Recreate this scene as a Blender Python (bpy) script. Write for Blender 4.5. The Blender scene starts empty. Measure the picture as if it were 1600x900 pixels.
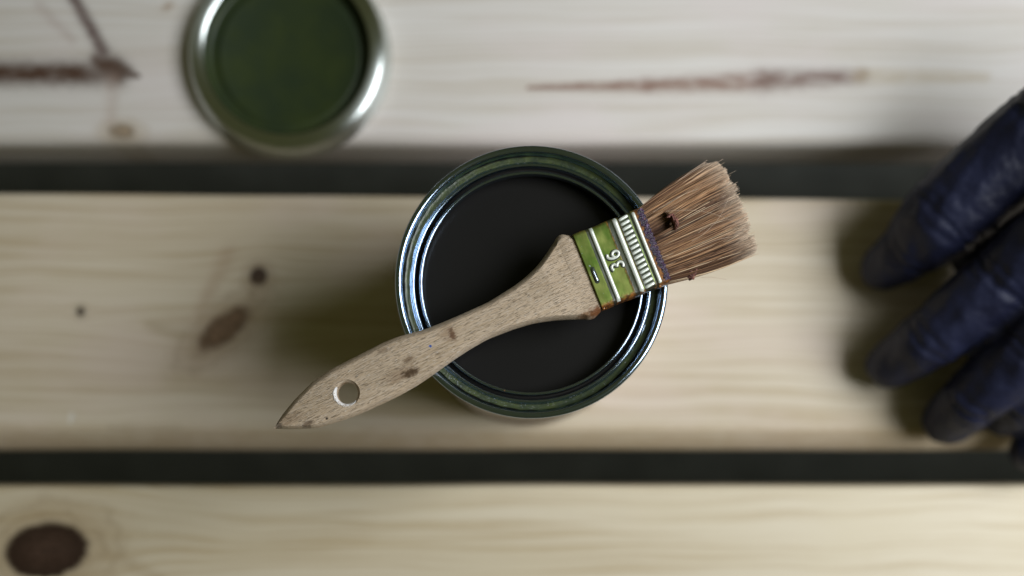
import bpy, bmesh, math, random
import numpy as np
from mathutils import Vector, Matrix

random.seed(7)
rng = np.random.default_rng(11)
R = math.radians
S = bpy.context.scene
COL = S.collection

# ------------------------------------------------------------------ camera
CAM_H = 0.569            # lens height above the bench top
LENS = 35.0
cam_d = bpy.data.cameras.new("camera")
cam = bpy.data.objects.new("camera", cam_d)
COL.objects.link(cam)
cam.location = (0, 0, CAM_H)
cam.rotation_euler = (0, 0, 0)
cam_d.lens = LENS
cam_d.sensor_width = 36.0
cam_d.sensor_fit = 'HORIZONTAL'
cam_d.shift_y = 265 / 1600
cam_d.clip_start = 0.01
cam_d.clip_end = 50
cam_d.dof.use_dof = True
cam_d.dof.focus_distance = CAM_H - 0.1335
cam_d.dof.aperture_fstop = 2.05
cam_d.dof.aperture_blades = 0
S.camera = cam

# ------------------------------------------------------------------ ambient light
W = bpy.data.worlds.new("World")
S.world = W
W.use_nodes = True
bg = W.node_tree.nodes["Background"]
bg.inputs[0].default_value = (0.98, 1.0, 0.42, 1)
bg.inputs[1].default_value = 0.054

# ------------------------------------------------------------------ window light (soft, cool, from the right)
def area_light(name, loc, target, sx, sy, power, col):
    d = bpy.data.lights.new(name, 'AREA')
    d.shape = 'RECTANGLE'; d.size = sx; d.size_y = sy
    d.energy = power; d.color = col
    o = bpy.data.objects.new(name, d)
    COL.objects.link(o)
    o.location = loc
    v = Vector(target) - Vector(loc)
    o.rotation_euler = v.to_track_quat('-Z', 'Y').to_euler()
    return o
area_light("window_light", (0.77, 0.14, 0.87), (0.0, 0.14, 0.05), 0.76, 0.54, 16.4, (0.90, 0.945, 0.985))

# ------------------------------------------------------------------ exposure
S.view_settings.view_transform = 'Standard'
S.view_settings.look = 'None'
S.view_settings.exposure = 0.0
S.view_settings.gamma = 1.0
S.view_settings.use_curve_mapping = False
S.render.engine = 'CYCLES'
S.cycles.use_denoising = True
try:
    S.cycles.denoiser = 'OPENIMAGEDENOISE'
    S.cycles.denoising_input_passes = 'RGB_ALBEDO_NORMAL'
except Exception:
    pass
S.cycles.max_bounces = 8
S.cycles.sample_clamp_indirect = 6

# ================================================================== helpers
MM = 0.001
FPX = 1600 * LENS / 36.0

def world_xy(px, py, z):
    """point of the photograph to metres on the level z (x right, y up the picture)"""
    k = (CAM_H - z) / FPX
    return ((px - 800) * k, (715 - py) * k)

def bench_mm(px, py):
    x, y = world_xy(px, py, 0.0)
    return x * 1000, y * 1000

def empty(name, loc=(0, 0, 0), rz=0.0):
    o = bpy.data.objects.new(name, None)
    COL.objects.link(o)
    o.location = loc
    o.rotation_euler = (0, 0, rz)
    o.empty_display_size = 0.02
    return o

def tag(o, label, cat, group=None):
    o["label"] = label
    o["category"] = cat
    if group:
        o["group"] = group
    return o

def link_mesh(name, me, mat=None, parent=None, loc=(0, 0, 0), smooth=True):
    o = bpy.data.objects.new(name, me)
    COL.objects.link(o)
    if mat is not None and len(me.materials) == 0:
        me.materials.append(mat)
    if smooth and len(me.polygons):
        me.polygons.foreach_set("use_smooth", [True] * len(me.polygons))
    o.parent = parent
    o.location = loc
    return o

def from_data(name, verts, faces, mat=None, parent=None, loc=(0, 0, 0), smooth=True, fix=True):
    me = bpy.data.meshes.new(name)
    me.from_pydata([tuple(v) for v in verts], [], faces)
    if fix:
        bm = bmesh.new(); bm.from_mesh(me)
        bmesh.ops.recalc_face_normals(bm, faces=bm.faces)
        bm.to_mesh(me); bm.free()
    me.update()
    return link_mesh(name, me, mat, parent, loc, smooth)

def lathe(name, prof, mat, parent=None, loc=(0, 0, 0), seg=160, closed=False):
    """turned shape from (radius, z) pairs in millimetres"""
    verts, faces = [], []
    n = len(prof)
    for r, z in prof:
        for k in range(seg):
            a = 2 * math.pi * k / seg
            verts.append((r * MM * math.cos(a), r * MM * math.sin(a), z * MM))
    last = n if closed else n - 1
    for i in range(last):
        j = (i + 1) % n
        for k in range(seg):
            k2 = (k + 1) % seg
            faces.append((i * seg + k, i * seg + k2, j * seg + k2, j * seg + k))
    if not closed:
        for i in (0, n - 1):
            if prof[i][0] < 0.05:      # tiny ring closed by one face
                faces.append(tuple(range(i * seg, i * seg + seg)))
    return from_data(name, verts, faces, mat, parent, loc)

def arc(cr, cz, rad, a0, a1, n):
    return [(cr + rad * math.cos(R(a0 + (a1 - a0) * i / n)), cz + rad * math.sin(R(a0 + (a1 - a0) * i / n))) for i in range(n + 1)]

def baked(o):
    """replace an object's mesh by its modified mesh"""
    dg = bpy.context.evaluated_depsgraph_get()
    me = bpy.data.meshes.new_from_object(o.evaluated_get(dg))
    o.modifiers.clear()
    o.data = me
    me.polygons.foreach_set("use_smooth", [True] * len(me.polygons))
    return o

# ------------------------------------------------------------------ shader expressions
class X:
    """a socket or number that can be added, multiplied ..."""
    def __init__(s, t, v): s.t, s.v = t, v
    def _m(s, op, *a, clamp=False):
        n = s.t.nodes.new('ShaderNodeMath'); n.operation = op; n.use_clamp = clamp
        for i, q in enumerate((s,) + a):
            q = q.v if isinstance(q, X) else q
            if isinstance(q, (int, float)): n.inputs[i].default_value = q
            else: s.t.links.new(q, n.inputs[i])
        return X(s.t, n.outputs[0])
    def __add__(s, o): return s._m('ADD', o)
    __radd__ = __add__
    def __mul__(s, o): return s._m('MULTIPLY', o)
    __rmul__ = __mul__
    def __sub__(s, o): return s._m('SUBTRACT', o)
    def __rsub__(s, o): return (s * -1.0) + o
    def __truediv__(s, o): return s._m('DIVIDE', o)
    def sqrt(s): return s._m('SQRT')
    def abs(s): return s._m('ABSOLUTE')
    def sin(s): return s._m('SINE')
    def max(s, o): return s._m('MAXIMUM', o)
    def min(s, o): return s._m('MINIMUM', o)
    def pow(s, o): return s._m('POWER', o)
    def exp(s): return s._m('EXPONENT')
    def clamp(s): return s._m('ADD', 0.0, clamp=True)
    def step(s, a, b):
        """smooth 0..1 as the value runs from a to b (a may be above b)"""
        n = s.t.nodes.new('ShaderNodeMapRange'); n.interpolation_type = 'SMOOTHSTEP'
        rev = a > b
        lo, hi = (b, a) if rev else (a, b)
        s.t.links.new(s.v, n.inputs[0])
        n.inputs[1].default_value = lo; n.inputs[2].default_value = hi
        n.inputs[3].default_value = 1.0 if rev else 0.0
        n.inputs[4].default_value = 0.0 if rev else 1.0
        return X(s.t, n.outputs[0])

class Mat:
    def __init__(s, name, rough=0.5, metal=0.0, col=(0.5, 0.5, 0.5), spec=0.5):
        s.m = bpy.data.materials.new(name); s.m.use_nodes = True
        s.t = s.m.node_tree
        s.b = s.t.nodes["Principled BSDF"]
        s.b.inputs["Roughness"].default_value = rough
        s.b.inputs["Metallic"].default_value = metal
        s.b.inputs["Base Color"].default_value = (*col, 1)
        s.b.inputs["Specular IOR Level"].default_value = spec
        s._c = None
    def coords(s):
        """object coordinates in millimetres"""
        if s._c is None:
            tc = s.t.nodes.new('ShaderNodeTexCoord')
            sp = s.t.nodes.new('ShaderNodeSeparateXYZ')
            s.t.links.new(tc.outputs['Object'], sp.inputs[0])
            s._c = tuple(X(s.t, sp.outputs[i]) * 1000.0 for i in range(3))
        return s._c
    def vec(s, x, y, z=0.0):
        n = s.t.nodes.new('ShaderNodeCombineXYZ')
        for i, q in enumerate((x, y, z)):
            if isinstance(q, X): s.t.links.new(q.v, n.inputs[i])
            else: n.inputs[i].default_value = q
        return n.outputs[0]
    def noise(s, x, y, z=0.0, detail=2.0, rough=0.5, color=False):
        n = s.t.nodes.new('ShaderNodeTexNoise')
        n.inputs['Scale'].default_value = 1.0
        n.inputs['Detail'].default_value = detail
        n.inputs['Roughness'].default_value = rough
        s.t.links.new(s.vec(x, y, z), n.inputs['Vector'])
        return X(s.t, n.outputs[0])
    def mix(s, f, a, b):
        n = s.t.nodes.new('ShaderNodeMix'); n.data_type = 'RGBA'
        for i, q in ((0, f), (6, a), (7, b)):
            if isinstance(q, X): s.t.links.new(q.v, n.inputs[i])
            elif isinstance(q, (int, float)): n.inputs[i].default_value = q
            elif isinstance(q, tuple): n.inputs[i].default_value = (*q, 1)
            else: s.t.links.new(q, n.inputs[i])
        return n.outputs[2]
    def color(s, c): s.t.links.new(c, s.b.inputs["Base Color"])
    def rough(s, x): s.t.links.new(x.v, s.b.inputs["Roughness"])
    def metal(s, x): s.t.links.new(x.v, s.b.inputs["Metallic"])
    def bump(s, h, dist=0.001, strength=0.5):
        n = s.t.nodes.new('ShaderNodeBump')
        n.inputs['Distance'].default_value = dist
        n.inputs['Strength'].default_value = strength
        s.t.links.new(h.v, n.inputs['Height'])
        s.t.links.new(n.outputs[0], s.b.inputs['Normal'])

# ------------------------------------------------------------------ pine planks
def pine(name, knots, streaks, seed, light, dark, tone):
    """pale pine; knots = (x, y, rx, ry, turn, colour, ring colour, strength); streaks = (x0, y0, x1, y1, half width at each end, colour, strength)"""
    M = Mat(name, rough=0.5, spec=0.4)
    x, y, z = M.coords()
    # the grain bends round every knot
    g = y + z * 0.6 + (M.noise(x * 0.006, y * 0.012, seed, 2.0) - 0.5) * 22.0
    marks = []
    for (kx, ky, rx, ry, rot, col, ring, st) in knots:
        amp = 0.28 if rx > 18 else 0.6
        c, s_ = math.cos(R(rot)), math.sin(R(rot))
        dx, dy = x - kx, y - ky
        u = (dx * c + dy * s_) / rx
        v = (dy * c - dx * s_) / ry
        wob = (M.noise(x * 0.16, y * 0.16, seed + 3.0, 3.0) - 0.5) * amp
        d = (u * u + v * v).sqrt()
        bx = dx / (rx * 3.4)
        by = dy / (ry * 2.4)
        near = ((bx * bx + by * by) * -1.0).exp()
        g = g - dy * near * 0.85
        marks.append((d + wob, col, ring, st, rx > 18))
    # annual rings
    ringn = M.noise(x * 0.0015, g * 0.075, seed + 1.0, 2.0, 0.5)
    rings = ((ringn * 42.0).sin() * 0.5 + 0.5).pow(1.6)
    wide = M.noise(x * 0.002, g * 0.05, seed + 7.0, 2.0)
    fib = M.noise(x * 0.03, g * 1.1, seed + 2.0, 3.0, 0.6)
    fine = M.noise(x * 0.12, g * 4.0, seed + 5.0, 2.0, 0.6)
    blot = M.noise(x * 0.012, y * 0.02, seed + 9.0, 3.0)
    f = (rings * 0.6 + wide.step(0.35, 0.7) * 0.4 + (fib - 0.5) * 0.8 + (fine - 0.5) * 0.35).clamp()
    c = M.mix(f, light, dark)
    c = M.mix(blot.step(0.42, 0.72) * 0.55, c, tone)
    for (d, col, ring, st, big) in marks:
        halo = d.step(2.6, 0.9) * 0.55 * st
        c = M.mix(halo, c, ring)
        lines = (d * 11.0 + (M.noise(x * 0.05, y * 0.09, seed + 6.0, 2.0) - 0.5) * 16.0).sin().step(0.2, 0.95) * d.step(2.7, 1.5) * d.step(0.9, 1.2)
        c = M.mix(lines * 0.28 * st, c, tuple(0.72 * q for q in ring))
        core = (d.step(1.12, 0.92) if big else d.step(1.25, 0.68)) * st
        inner = (M.noise(x * 0.35, y * 0.35, seed + 4.0, 3.0)).step(0.3, 0.75)
        cc = M.mix(inner * d.step(0.95, 0.2), col, tuple(min(1.0, q * 2.4 + 0.012) for q in col))
        c = M.mix(core, c, cc)
    relief = (fib - 0.5) * 0.4 + rings * 0.25
    for (x0, y0, x1, y1, w0, w1, col, st) in streaks:
        L2 = (x1 - x0) ** 2 + (y1 - y0) ** 2
        t = ((x - x0) * ((x1 - x0) / L2) + (y - y0) * ((y1 - y0) / L2)).clamp()
        px_ = x - (t * (x1 - x0) + x0)
        py_ = y - (t * (y1 - y0) + y0)
        w = t * (w1 - w0) + w0
        nz = (M.noise(x * 0.22, y * 0.5, seed + 11.0, 3.0) - 0.5)
        d = (px_ * px_ + py_ * py_).sqrt() / (w * 1.2) + nz * 1.1
        patch = M.noise(x * 0.09, y * 0.3, seed + 13.0, 3.0).step(0.28, 0.62) * 0.5 + 0.5
        if st >= 0.95:
            patch = patch * 0.3 + 0.7
        mk = d.step(1.85, 0.2)
        c = M.mix(d.step(2.8, 0.8) * 0.32 * st, c, tuple(0.55 * a + 0.45 * b for a, b in zip(light, col)))
        c = M.mix((mk * patch * st).clamp(), c, col)
        relief = relief - mk * (0.9 * st)
    M.color(c)
    M.rough((fib * 0.25) + 0.40)
    M.bump(relief, 0.0006, 0.45)
    return M.m

DARKK = (0.030, 0.018, 0.012)
BROWN = (0.13, 0.085, 0.055)
TAN = (0.40, 0.30, 0.19)
b1 = lambda px, py: bench_mm(px, py)

def knot(px, py, rx, ry, rot, col, ring, st=1.0):
    a, b = bench_mm(px, py)
    return (a, b, rx, ry, rot, col, ring, st)

def streak(p0, p1, w0, w1, col, st=1.0):
    a, b = bench_mm(*p0); c, d = bench_mm(*p1)
    return (a, b, c, d, w0, w1, col, st)

CRACK = (0.080, 0.040, 0.024)
MAUVE = (0.24, 0.135, 0.098)
mat_plank_back = pine("pine_far_plank",
    [knot(190, 204, 8, 4, 0, (0.16, 0.105, 0.055), (0.42, 0.31, 0.18), 0.75),
     knot(262, 10, 3.0, 1.6, 30, (0.22, 0.14, 0.08), (0.5, 0.4, 0.3), 0.5)],
    [streak((-120, 114), (180, 115), 5.2, 4.8, CRACK),
     streak((168, 104), (216, 119), 5.5, 0.9, CRACK),
     streak((150, 92), (183, 112), 2.6, 4.5, CRACK, 0.95),
     streak((112, -8), (160, 78), 2.4, 2.6, (0.14, 0.095, 0.085), 0.95),
     streak((60, 10), (112, 62), 2.4, 1.8, (0.40, 0.30, 0.26), 0.35),
     streak((176, 128), (172, 190), 3.5, 2.2, (0.42, 0.30, 0.24), 0.30),
     streak((825, 137), (1010, 133), 0.9, 2.6, MAUVE, 0.85),
     streak((1010, 133), (1190, 127), 2.6, 4.0, MAUVE, 0.9),
     streak((1190, 125), (1345, 119), 4.2, 3.2, (0.19, 0.115, 0.090), 0.9),
     streak((1345, 119), (1540, 120), 3.6, 2.0, (0.44, 0.34, 0.20), 0.5)],
    2.0, (0.70, 0.66, 0.62), (0.58, 0.52, 0.45), (0.70, 0.62, 0.60))
mat_plank_mid = pine("pine_middle_plank",
    [knot(404, 432, 5.2, 5.4, 0, (0.045, 0.026, 0.018), (0.40, 0.30, 0.21)),
     knot(350, 514, 18, 7.8, 38, (0.115, 0.066, 0.036), (0.36, 0.25, 0.15), 0.92),
     knot(126, 487, 2.2, 2.4, 0, (0.05, 0.035, 0.025), (0.40, 0.34, 0.26))],
    [streak((356, 396), (312, 486), 3.6, 2.6, (0.40, 0.27, 0.17), 0.42),
     streak((232, 508), (282, 524), 2.2, 2.8, (0.36, 0.27, 0.15), 0.35),
     streak((170, 670), (280, 671), 1.8, 1.4, (0.26, 0.21, 0.14), 0.3),
     streak((-300, 688), (1900, 688), 5.4, 5.4, (0.47, 0.35, 0.22), 0.62),
     streak((113, 648), (110, 660), 0.7, 0.5, (0.85, 0.85, 0.83), 0.8)],
    5.5, (0.68, 0.59, 0.46), (0.51, 0.405, 0.265), (0.69, 0.565, 0.48))
mat_plank_near = pine("pine_near_plank",
    [knot(73, 860, 23.5, 15.5, 8, (0.032, 0.016, 0.009), (0.38, 0.27, 0.15))],
    [streak((160, 862), (250, 905), 3.2, 2.4, (0.36, 0.26, 0.14), 0.35)],
    9.0, (0.66, 0.575, 0.43), (0.49, 0.385, 0.235), (0.63, 0.54, 0.38))

def plank_mesh(y0, y1, r_lo, r_hi, x0=-0.86, x1=0.86, th=0.041, skew=(0.0, 0.0), drop=None):
    """long board with rounded long edges; skew turns it by a hair"""
    prof = []
    n = 7
    for i in range(n + 1):                                   # edge at y0
        a = R(180 - 90 * i / n)
        dz = drop or r_lo
        q = 1.5 if drop else 1.0           # a planed, almost flat shoulder where drop is given
        ca, sa = abs(math.cos(a)) ** q, abs(math.sin(a)) ** q
        prof.append((y0 + r_lo - r_lo * ca, -dz + dz * sa))
    for i in range(n + 1):                                   # edge at y1
        a = R(90 - 90 * i / n)
        prof.append((y1 - r_hi + r_hi * math.cos(a), -r_hi + r_hi * math.sin(a)))
    q = 0.003
    for i in range(4):
        a = R(0 - 90 * i / 3)
        prof.append((y1 - q + q * math.cos(a), -th + q + q * math.sin(a)))
    for i in range(4):
        a = R(-90 - 90 * i / 3)
        prof.append((y0 + q + q * math.cos(a), -th + q + q * math.sin(a)))
    verts, faces = [], []
    xs = np.linspace(x0, x1, 90)
    m = len(prof)
    for i, x in enumerate(xs):
        wav = 0.00015 * math.sin(x * 21 + y0 * 70) + 0.0001 * math.sin(x * 47 + y0 * 30)
        for (yy, zz) in prof:
            sk = skew[0] + (skew[1] - skew[0]) * (yy - y0) / (y1 - y0)
            verts.append((x, yy + sk * x + wav, zz))
    for i in range(len(xs) - 1):
        for k in range(m):
            k2 = (k + 1) % m
            faces.append((i * m + k, i * m + k2, (i + 1) * m + k2, (i + 1) * m + k))
    faces.append(tuple(range(m)))
    faces.append(tuple(range((len(xs) - 1) * m, len(xs) * m)))
    return verts, faces

BASE_Z = -0.42
bench = tag(empty("slatted_bench", (0, 0.15, BASE_Z)), "slatted bench of pale knotty pine planks with dark gaps between them", "bench")
boff = (0, -0.15, -BASE_Z)
for nm, (y0, y1, rl, rh, sk, dp), mt, lab in (
        ("plank", (0.1795, 0.3250, 0.008, 0.007, (-0.001, -0.001), None), mat_plank_back, "greyish pine plank with a dark bark crack and a long mauve streak"),
        ("plank", (0.0045, 0.1500, 0.0125, 0.0045, (0.0, -0.007), 0.015), mat_plank_mid, "pine plank with small brown knots under the paint can"),
        ("plank", (-0.1620, -0.0160, 0.006, 0.0035, (0.001, 0.001), None), mat_plank_near, "yellowish pine plank with one large dark oval knot")):
    v, f = plank_mesh(y0, y1, rl, rh, skew=sk, drop=dp)
    p = from_data(nm, v, f, mt, bench, boff)
    p["label"] = lab

def box_mesh(x0, x1, y0, y1, z0, z1):
    v = [(x, y, z) for z in (z0, z1) for y in (y0, y1) for x in (x0, x1)]
    f = [(0, 2, 3, 1), (4, 5, 7, 6), (0, 1, 5, 4), (2, 6, 7, 3), (0, 4, 6, 2), (1, 3, 7, 5)]
    return v, f
mat_frame = pine("pine_frame", [], [], 21.0, (0.55, 0.47, 0.34), (0.42, 0.33, 0.21), (0.5, 0.42, 0.3))
for sx in (-1, 1):
    xa, xb = sorted((sx * 0.74, sx * 0.80))
    v, f = box_mesh(xa, xb, -0.150, 0.318, -0.091, -0.0413)
    from_data("cross_batten", v, f, mat_frame, bench, boff, smooth=False)
    for ya, yb in ((-0.135, -0.080), (0.245, 0.300)):
        v, f = box_mesh(xa, xb, ya, yb, BASE_Z, -0.0913)
        from_data("leg", v, f, mat_frame, bench, boff, smooth=False)

# ground below, seen black through the gaps
Mg = Mat("dark_ground", rough=0.95, spec=0.1)
x, y, z = Mg.coords()
nz = Mg.noise(x * 0.02, y * 0.02, 0.0, 5.0, 0.6)
Mg.color(Mg.mix(nz.step(0.3, 0.7), (0.120, 0.125, 0.120), (0.160, 0.165, 0.160)))
Mg.bump(nz, 0.01, 0.5)
gv, gf = [], []
n = 24
for j in range(n + 1):
    for i in range(n + 1):
        gv.append((-6 + 12 * i / n, -6 + 12 * j / n, BASE_Z))
for j in range(n):
    for i in range(n):
        a = j * (n + 1) + i
        gf.append((a, a + 1, a + n + 2, a + n + 1))
gr = from_data("ground", gv, gf, Mg.m)
gr["kind"] = "structure"

# ================================================================== metals and paint
def tin(name, col, rough, tint=None, amount=0.0, bump=0.08):
    M = Mat(name, rough=rough, metal=1.0, col=col)
    x, y, z = M.coords()
    a = M.noise(x * 0.25, y * 0.25, z * 0.25, 4.0, 0.6)
    if tint:
        M.color(M.mix(a.step(0.35, 0.7) * amount, col, tint))
    M.rough(a * 0.14 + (rough - 0.07))
    b = M.noise(x * 1.2, y * 1.2, z * 1.2, 3.0)
    M.bump(b, 0.0003, bump)
    return M.m
mat_tin = tin("tinplate", (0.45, 0.56, 0.72), 0.14, (0.25, 0.36, 0.43), 0.35, 0.05)
mat_tin_body = tin("tinplate_body", (0.55, 0.50, 0.48), 0.30, (0.42, 0.38, 0.36), 0.5)
mat_tin_lid = tin("tinplate_lid", (0.70, 0.74, 0.72), 0.31, (0.58, 0.62, 0.58), 0.4, 0.02)
# the lid is spun: fine turning marks run round it
_b = mat_tin_lid.node_tree.nodes["Principled BSDF"]
_b.inputs["Anisotropic"].default_value = 0.8
_b.inputs["Anisotropic Rotation"].default_value = 0.25
_t = mat_tin_lid.node_tree.nodes.new('ShaderNodeTangent'); _t.direction_type = 'RADIAL'; _t.axis = 'Z'
mat_tin_lid.node_tree.links.new(_t.outputs[0], _b.inputs["Tangent"])

# green varnish film left in the groove
Mf = Mat("green_film", rough=0.35, metal=0.0, spec=0.6)
x, y, z = Mf.coords()
a = Mf.noise(x * 0.18, y * 0.18, z * 0.2, 4.0, 0.65)
s1 = Mf.noise(x * 0.9, y * 0.9, 3.0, 3.0, 0.6)
c = Mf.mix(a.step(0.35, 0.65), (0.022, 0.034, 0.016), (0.050, 0.066, 0.018))
c = Mf.mix(s1.step(0.66, 0.74) * 0.85, c, (0.022, 0.018, 0.010))
Mf.color(c)
Mf.bump(s1, 0.0006, 0.4)

Mp = Mat("black_brown_stain", rough=0.22, spec=0.25)
x, y, z = Mp.coords()
a = Mp.noise(x * 0.02, y * 0.02, 0.0, 2.0)
Mp.color(Mp.mix(a, (0.0122, 0.0116, 0.0113), (0.0140, 0.0133, 0.0129)))

# ------------------------------------------------------------------ the open can
CAN_TOP = 0.125
ccx, ccy = world_xy(830.5, 440.0, CAN_TOP)
can = tag(empty("paint_can", (ccx, ccy, 0.0)), "open round metal paint can of near-black stain standing on the middle plank", "paint can")
# outer wall with its base, then the double-seamed rim
lathe("body", [(0.04, 1.2), (57.0, 1.2), (58.2, 0.2), (59.4, 0.2), (60.0, 1.2), (60.0, 2.8), (59.3, 3.8), (59.3, 60.0), (59.3, 119.5), (59.0, 122.0),
               (58.6, 122.0), (58.6, 60.0), (58.6, 2.4), (57.5, 1.8), (0.04, 1.8)], mat_tin_body, can)
rimp = ([(59.6, 121.4)] + arc(59.45, 123.4, 1.6, -40, 200, 16) +
        [(57.75, 122.2), (57.5, 121.2), (57.2, 120.55), (56.6, 120.25), (54.8, 120.1), (54.0, 120.4)] +
        arc(53.25, 120.8, 0.75, 20, 165, 8) +
        [(52.35, 119.9), (52.1, 118.6), (51.6, 117.9), (51.0, 117.9), (50.6, 118.6), (50.45, 120.0)] +
        arc(49.75, 120.6, 0.75, 15, 200, 9) +
        [(49.0, 119.5), (48.95, 117.5), (49.3, 116.6), (50.8, 116.2), (54.0, 117.6), (58.2, 118.2), (58.55, 119.0), (58.8, 121.4)])
rim = lathe("rim", rimp, mat_tin, can, seg=240, closed=True)
rim["label"] = "shiny beaded rim with green varnish in its groove"
# green film on the floor of the groove, broken into uneven width
def film(name, r0, r1, zz, parent, mat, seg=300):
    verts, faces = [], []
    rows = 5
    for k in range(seg):
        a = 2 * math.pi * k / seg
        w0 = r0 + 0.35 * math.sin(3 * a + 1) * math.sin(7 * a) + 0.15 * math.sin(29 * a)
        w1 = r1 + 0.20 * math.sin(5 * a + 2) + 0.10 * math.sin(41 * a)
        for i in range(rows):
            t = i / (rows - 1)
            r = w0 + (w1 - w0) * t
            h = zz + 0.22 * math.sin(math.pi * t) + (0.65 * max(0.0, t - 0.7) / 0.3)
            verts.append((r * MM * math.cos(a), r * MM * math.sin(a), h * MM))
    for k in range(seg):
        k2 = (k + 1) % seg
        for i in range(rows - 1):
            faces.append((k * rows + i, k2 * rows + i, k2 * rows + i + 1, k * rows + i + 1))
    return from_data(name, verts, faces, mat, parent)
film("varnish_film", 54.5, 57.0, 120.16, rim, Mf.m)
mat_groove_shade = Mat("painted_groove_shade", rough=0.45, col=(0.012, 0.011, 0.010), spec=0.3).m  # near-black bands paint the shade deep in the rim grooves
lathe("groove_shade", [(52.45, 120.3), (52.25, 119.3), (51.9, 118.5), (51.3, 118.15), (50.95, 118.3), (50.7, 119.2), (50.6, 120.1)], mat_groove_shade, rim, seg=200)
lathe("groove_shade", [(57.95, 122.4), (57.6, 121.3), (57.3, 120.75), (56.95, 120.5)], mat_groove_shade, rim, seg=200)
lathe("stain_surface", [(58.55, 113.6), (58.3, 113.1), (57.6, 112.8), (56.0, 112.7), (30.0, 112.7), (0.04, 112.7)], Mp.m, can, seg=120)

# dust and dried droplets on the rim
def blob(bm, c, r, squash=0.5, jit=0.3, sub=1):
    res = bmesh.ops.create_icosphere(bm, subdivisions=sub, radius=r)
    for v in res['verts']:
        v.co = Vector((v.co.x, v.co.y, v.co.z * squash)) * (1 + random.uniform(-jit, jit)) + Vector(c)

def specks(name, lst, mat, parent):
    bm = bmesh.new()
    for (ang, r, zz, s) in lst:
        blob(bm, (r * MM * math.cos(ang), r * MM * math.sin(ang), zz * MM), s * MM)
    me = bpy.data.meshes.new(name); bm.to_mesh(me); bm.free()
    o = link_mesh(name, me, mat, parent)
    o["kind"] = "stuff"
    return o
mat_dust = Mat("pale_dust", rough=0.8, col=(0.45, 0.47, 0.50)).m
mat_crumb = Mat("dark_crumb", rough=0.6, col=(0.03, 0.022, 0.012)).m
mat_rust = Mat("rust_spot", rough=0.7, col=(0.22, 0.09, 0.03)).m
sp = []
for k in range(95):
    ang = R(random.gauss(250, 38))
    sp.append((ang, random.uniform(53.8, 57.0), 120.45, random.choice((0.10, 0.12, 0.16, 0.2))))
for k in range(40):
    sp.append((R(random.uniform(0, 360)), random.uniform(54, 57), 120.4, random.uniform(0.08, 0.15)))
specks("dust", sp, mat_dust, rim)
specks("crumbs", [(R(random.uniform(0, 360)), random.uniform(54.3, 57), 120.4, random.uniform(0.12, 0.32)) for k in range(90)], mat_crumb, rim)
specks("rust_spot", [(R(256), 49.9, 121.2, 0.42), (R(255), 49.7, 121.2, 0.3), (R(257.3), 50.0, 121.1, 0.25), (R(252), 49.8, 121.2, 0.2)], mat_rust, rim)

# ------------------------------------------------------------------ the lid
Ml = Mat("green_lacquer", rough=0.42, spec=0.35)
x, y, z = Ml.coords()
a = Ml.noise(x * 0.035, y * 0.03, 1.0, 3.0, 0.55)
Ml.color(Ml.mix(a.step(0.3, 0.7), (0.022, 0.034, 0.015), (0.032, 0.045, 0.013)))
Ml.bump(Ml.noise(x * 0.06, y * 0.06, 0.0, 2.0), 0.002, 0.2)
lx, ly = world_xy(449, 82, 0.008)
lid = tag(empty("can_cover", (lx, ly, 0.0)), "round metal lid with green inside lying on the far plank", "can lid")
def taller(p): return [(r_, 0.4 + (z_ - 0.4) * 1.35) for r_, z_ in p]
ring = lathe("ring", taller([(0.04, 0.4), (56.0, 0.4), (57.6, 0.4), (58.1, 0.8), (58.0, 1.4), (57.2, 3.0), (56.2, 5.0), (55.2, 6.6), (54.4, 7.5), (53.4, 8.0), (52.0, 8.25), (50.2, 8.4),
               (48.6, 8.3), (47.2, 7.9), (46.4, 7.2), (45.9, 5.6), (45.7, 3.6), (45.2, 2.6), (44.0, 2.2), (0.04, 2.2)]), mat_tin_lid, lid, seg=200)
lathe("panel", taller([(46.6, 7.6), (46.0, 6.6), (45.6, 3.8), (45.1, 3.0), (44.0, 2.65), (40.5, 2.6), (39.8, 2.85), (38.9, 2.95), (38.0, 2.85), (37.3, 2.65), (0.04, 2.75)]), Ml.m, lid, seg=160)

# ================================================================== the brush
TH = R(21.8)
BX, BY = world_xy(917.5, 424.5, 0.1355)
brush = tag(empty("paint_brush", (BX, BY, CAN_TOP), TH), "flat paint brush with worn wooden handle lying across the open can", "paint brush")
KB = (CAM_H - 0.1355) / FPX * 1000       # mm per photo pixel on the brush

def loc(px, py):
    dx, dy = (px - 917.5) * KB, -(py - 424.5) * KB
    return (dx * math.cos(TH) + dy * math.sin(TH), -dx * math.sin(TH) + dy * math.cos(TH))

top_px = [(425, 669), (429, 658), (436, 647), (455.6, 623), (483, 595.6), (511, 576), (539, 562), (567, 548), (594, 534), (622, 523), (661, 513), (694, 500), (733, 483), (761, 470.6),
          (783, 457), (800, 446.5), (820, 432), (840, 413), (857, 390), (868, 371), (874, 364.5), (880, 363), (893, 366)]
bot_px = [(425, 669), (446, 670), (469, 669.5), (492, 668), (511, 662.5), (539, 654), (567, 643), (594, 630.5), (622, 617), (650, 601), (678, 582), (705.6, 562), (733, 544), (761, 528),
          (800, 513), (833, 503), (867, 498), (907, 496), (922, 497.5), (930, 495), (942, 483)]
tl = sorted(loc(*p) for p in top_px)
bl = sorted(loc(*p) for p in bot_px)
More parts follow.
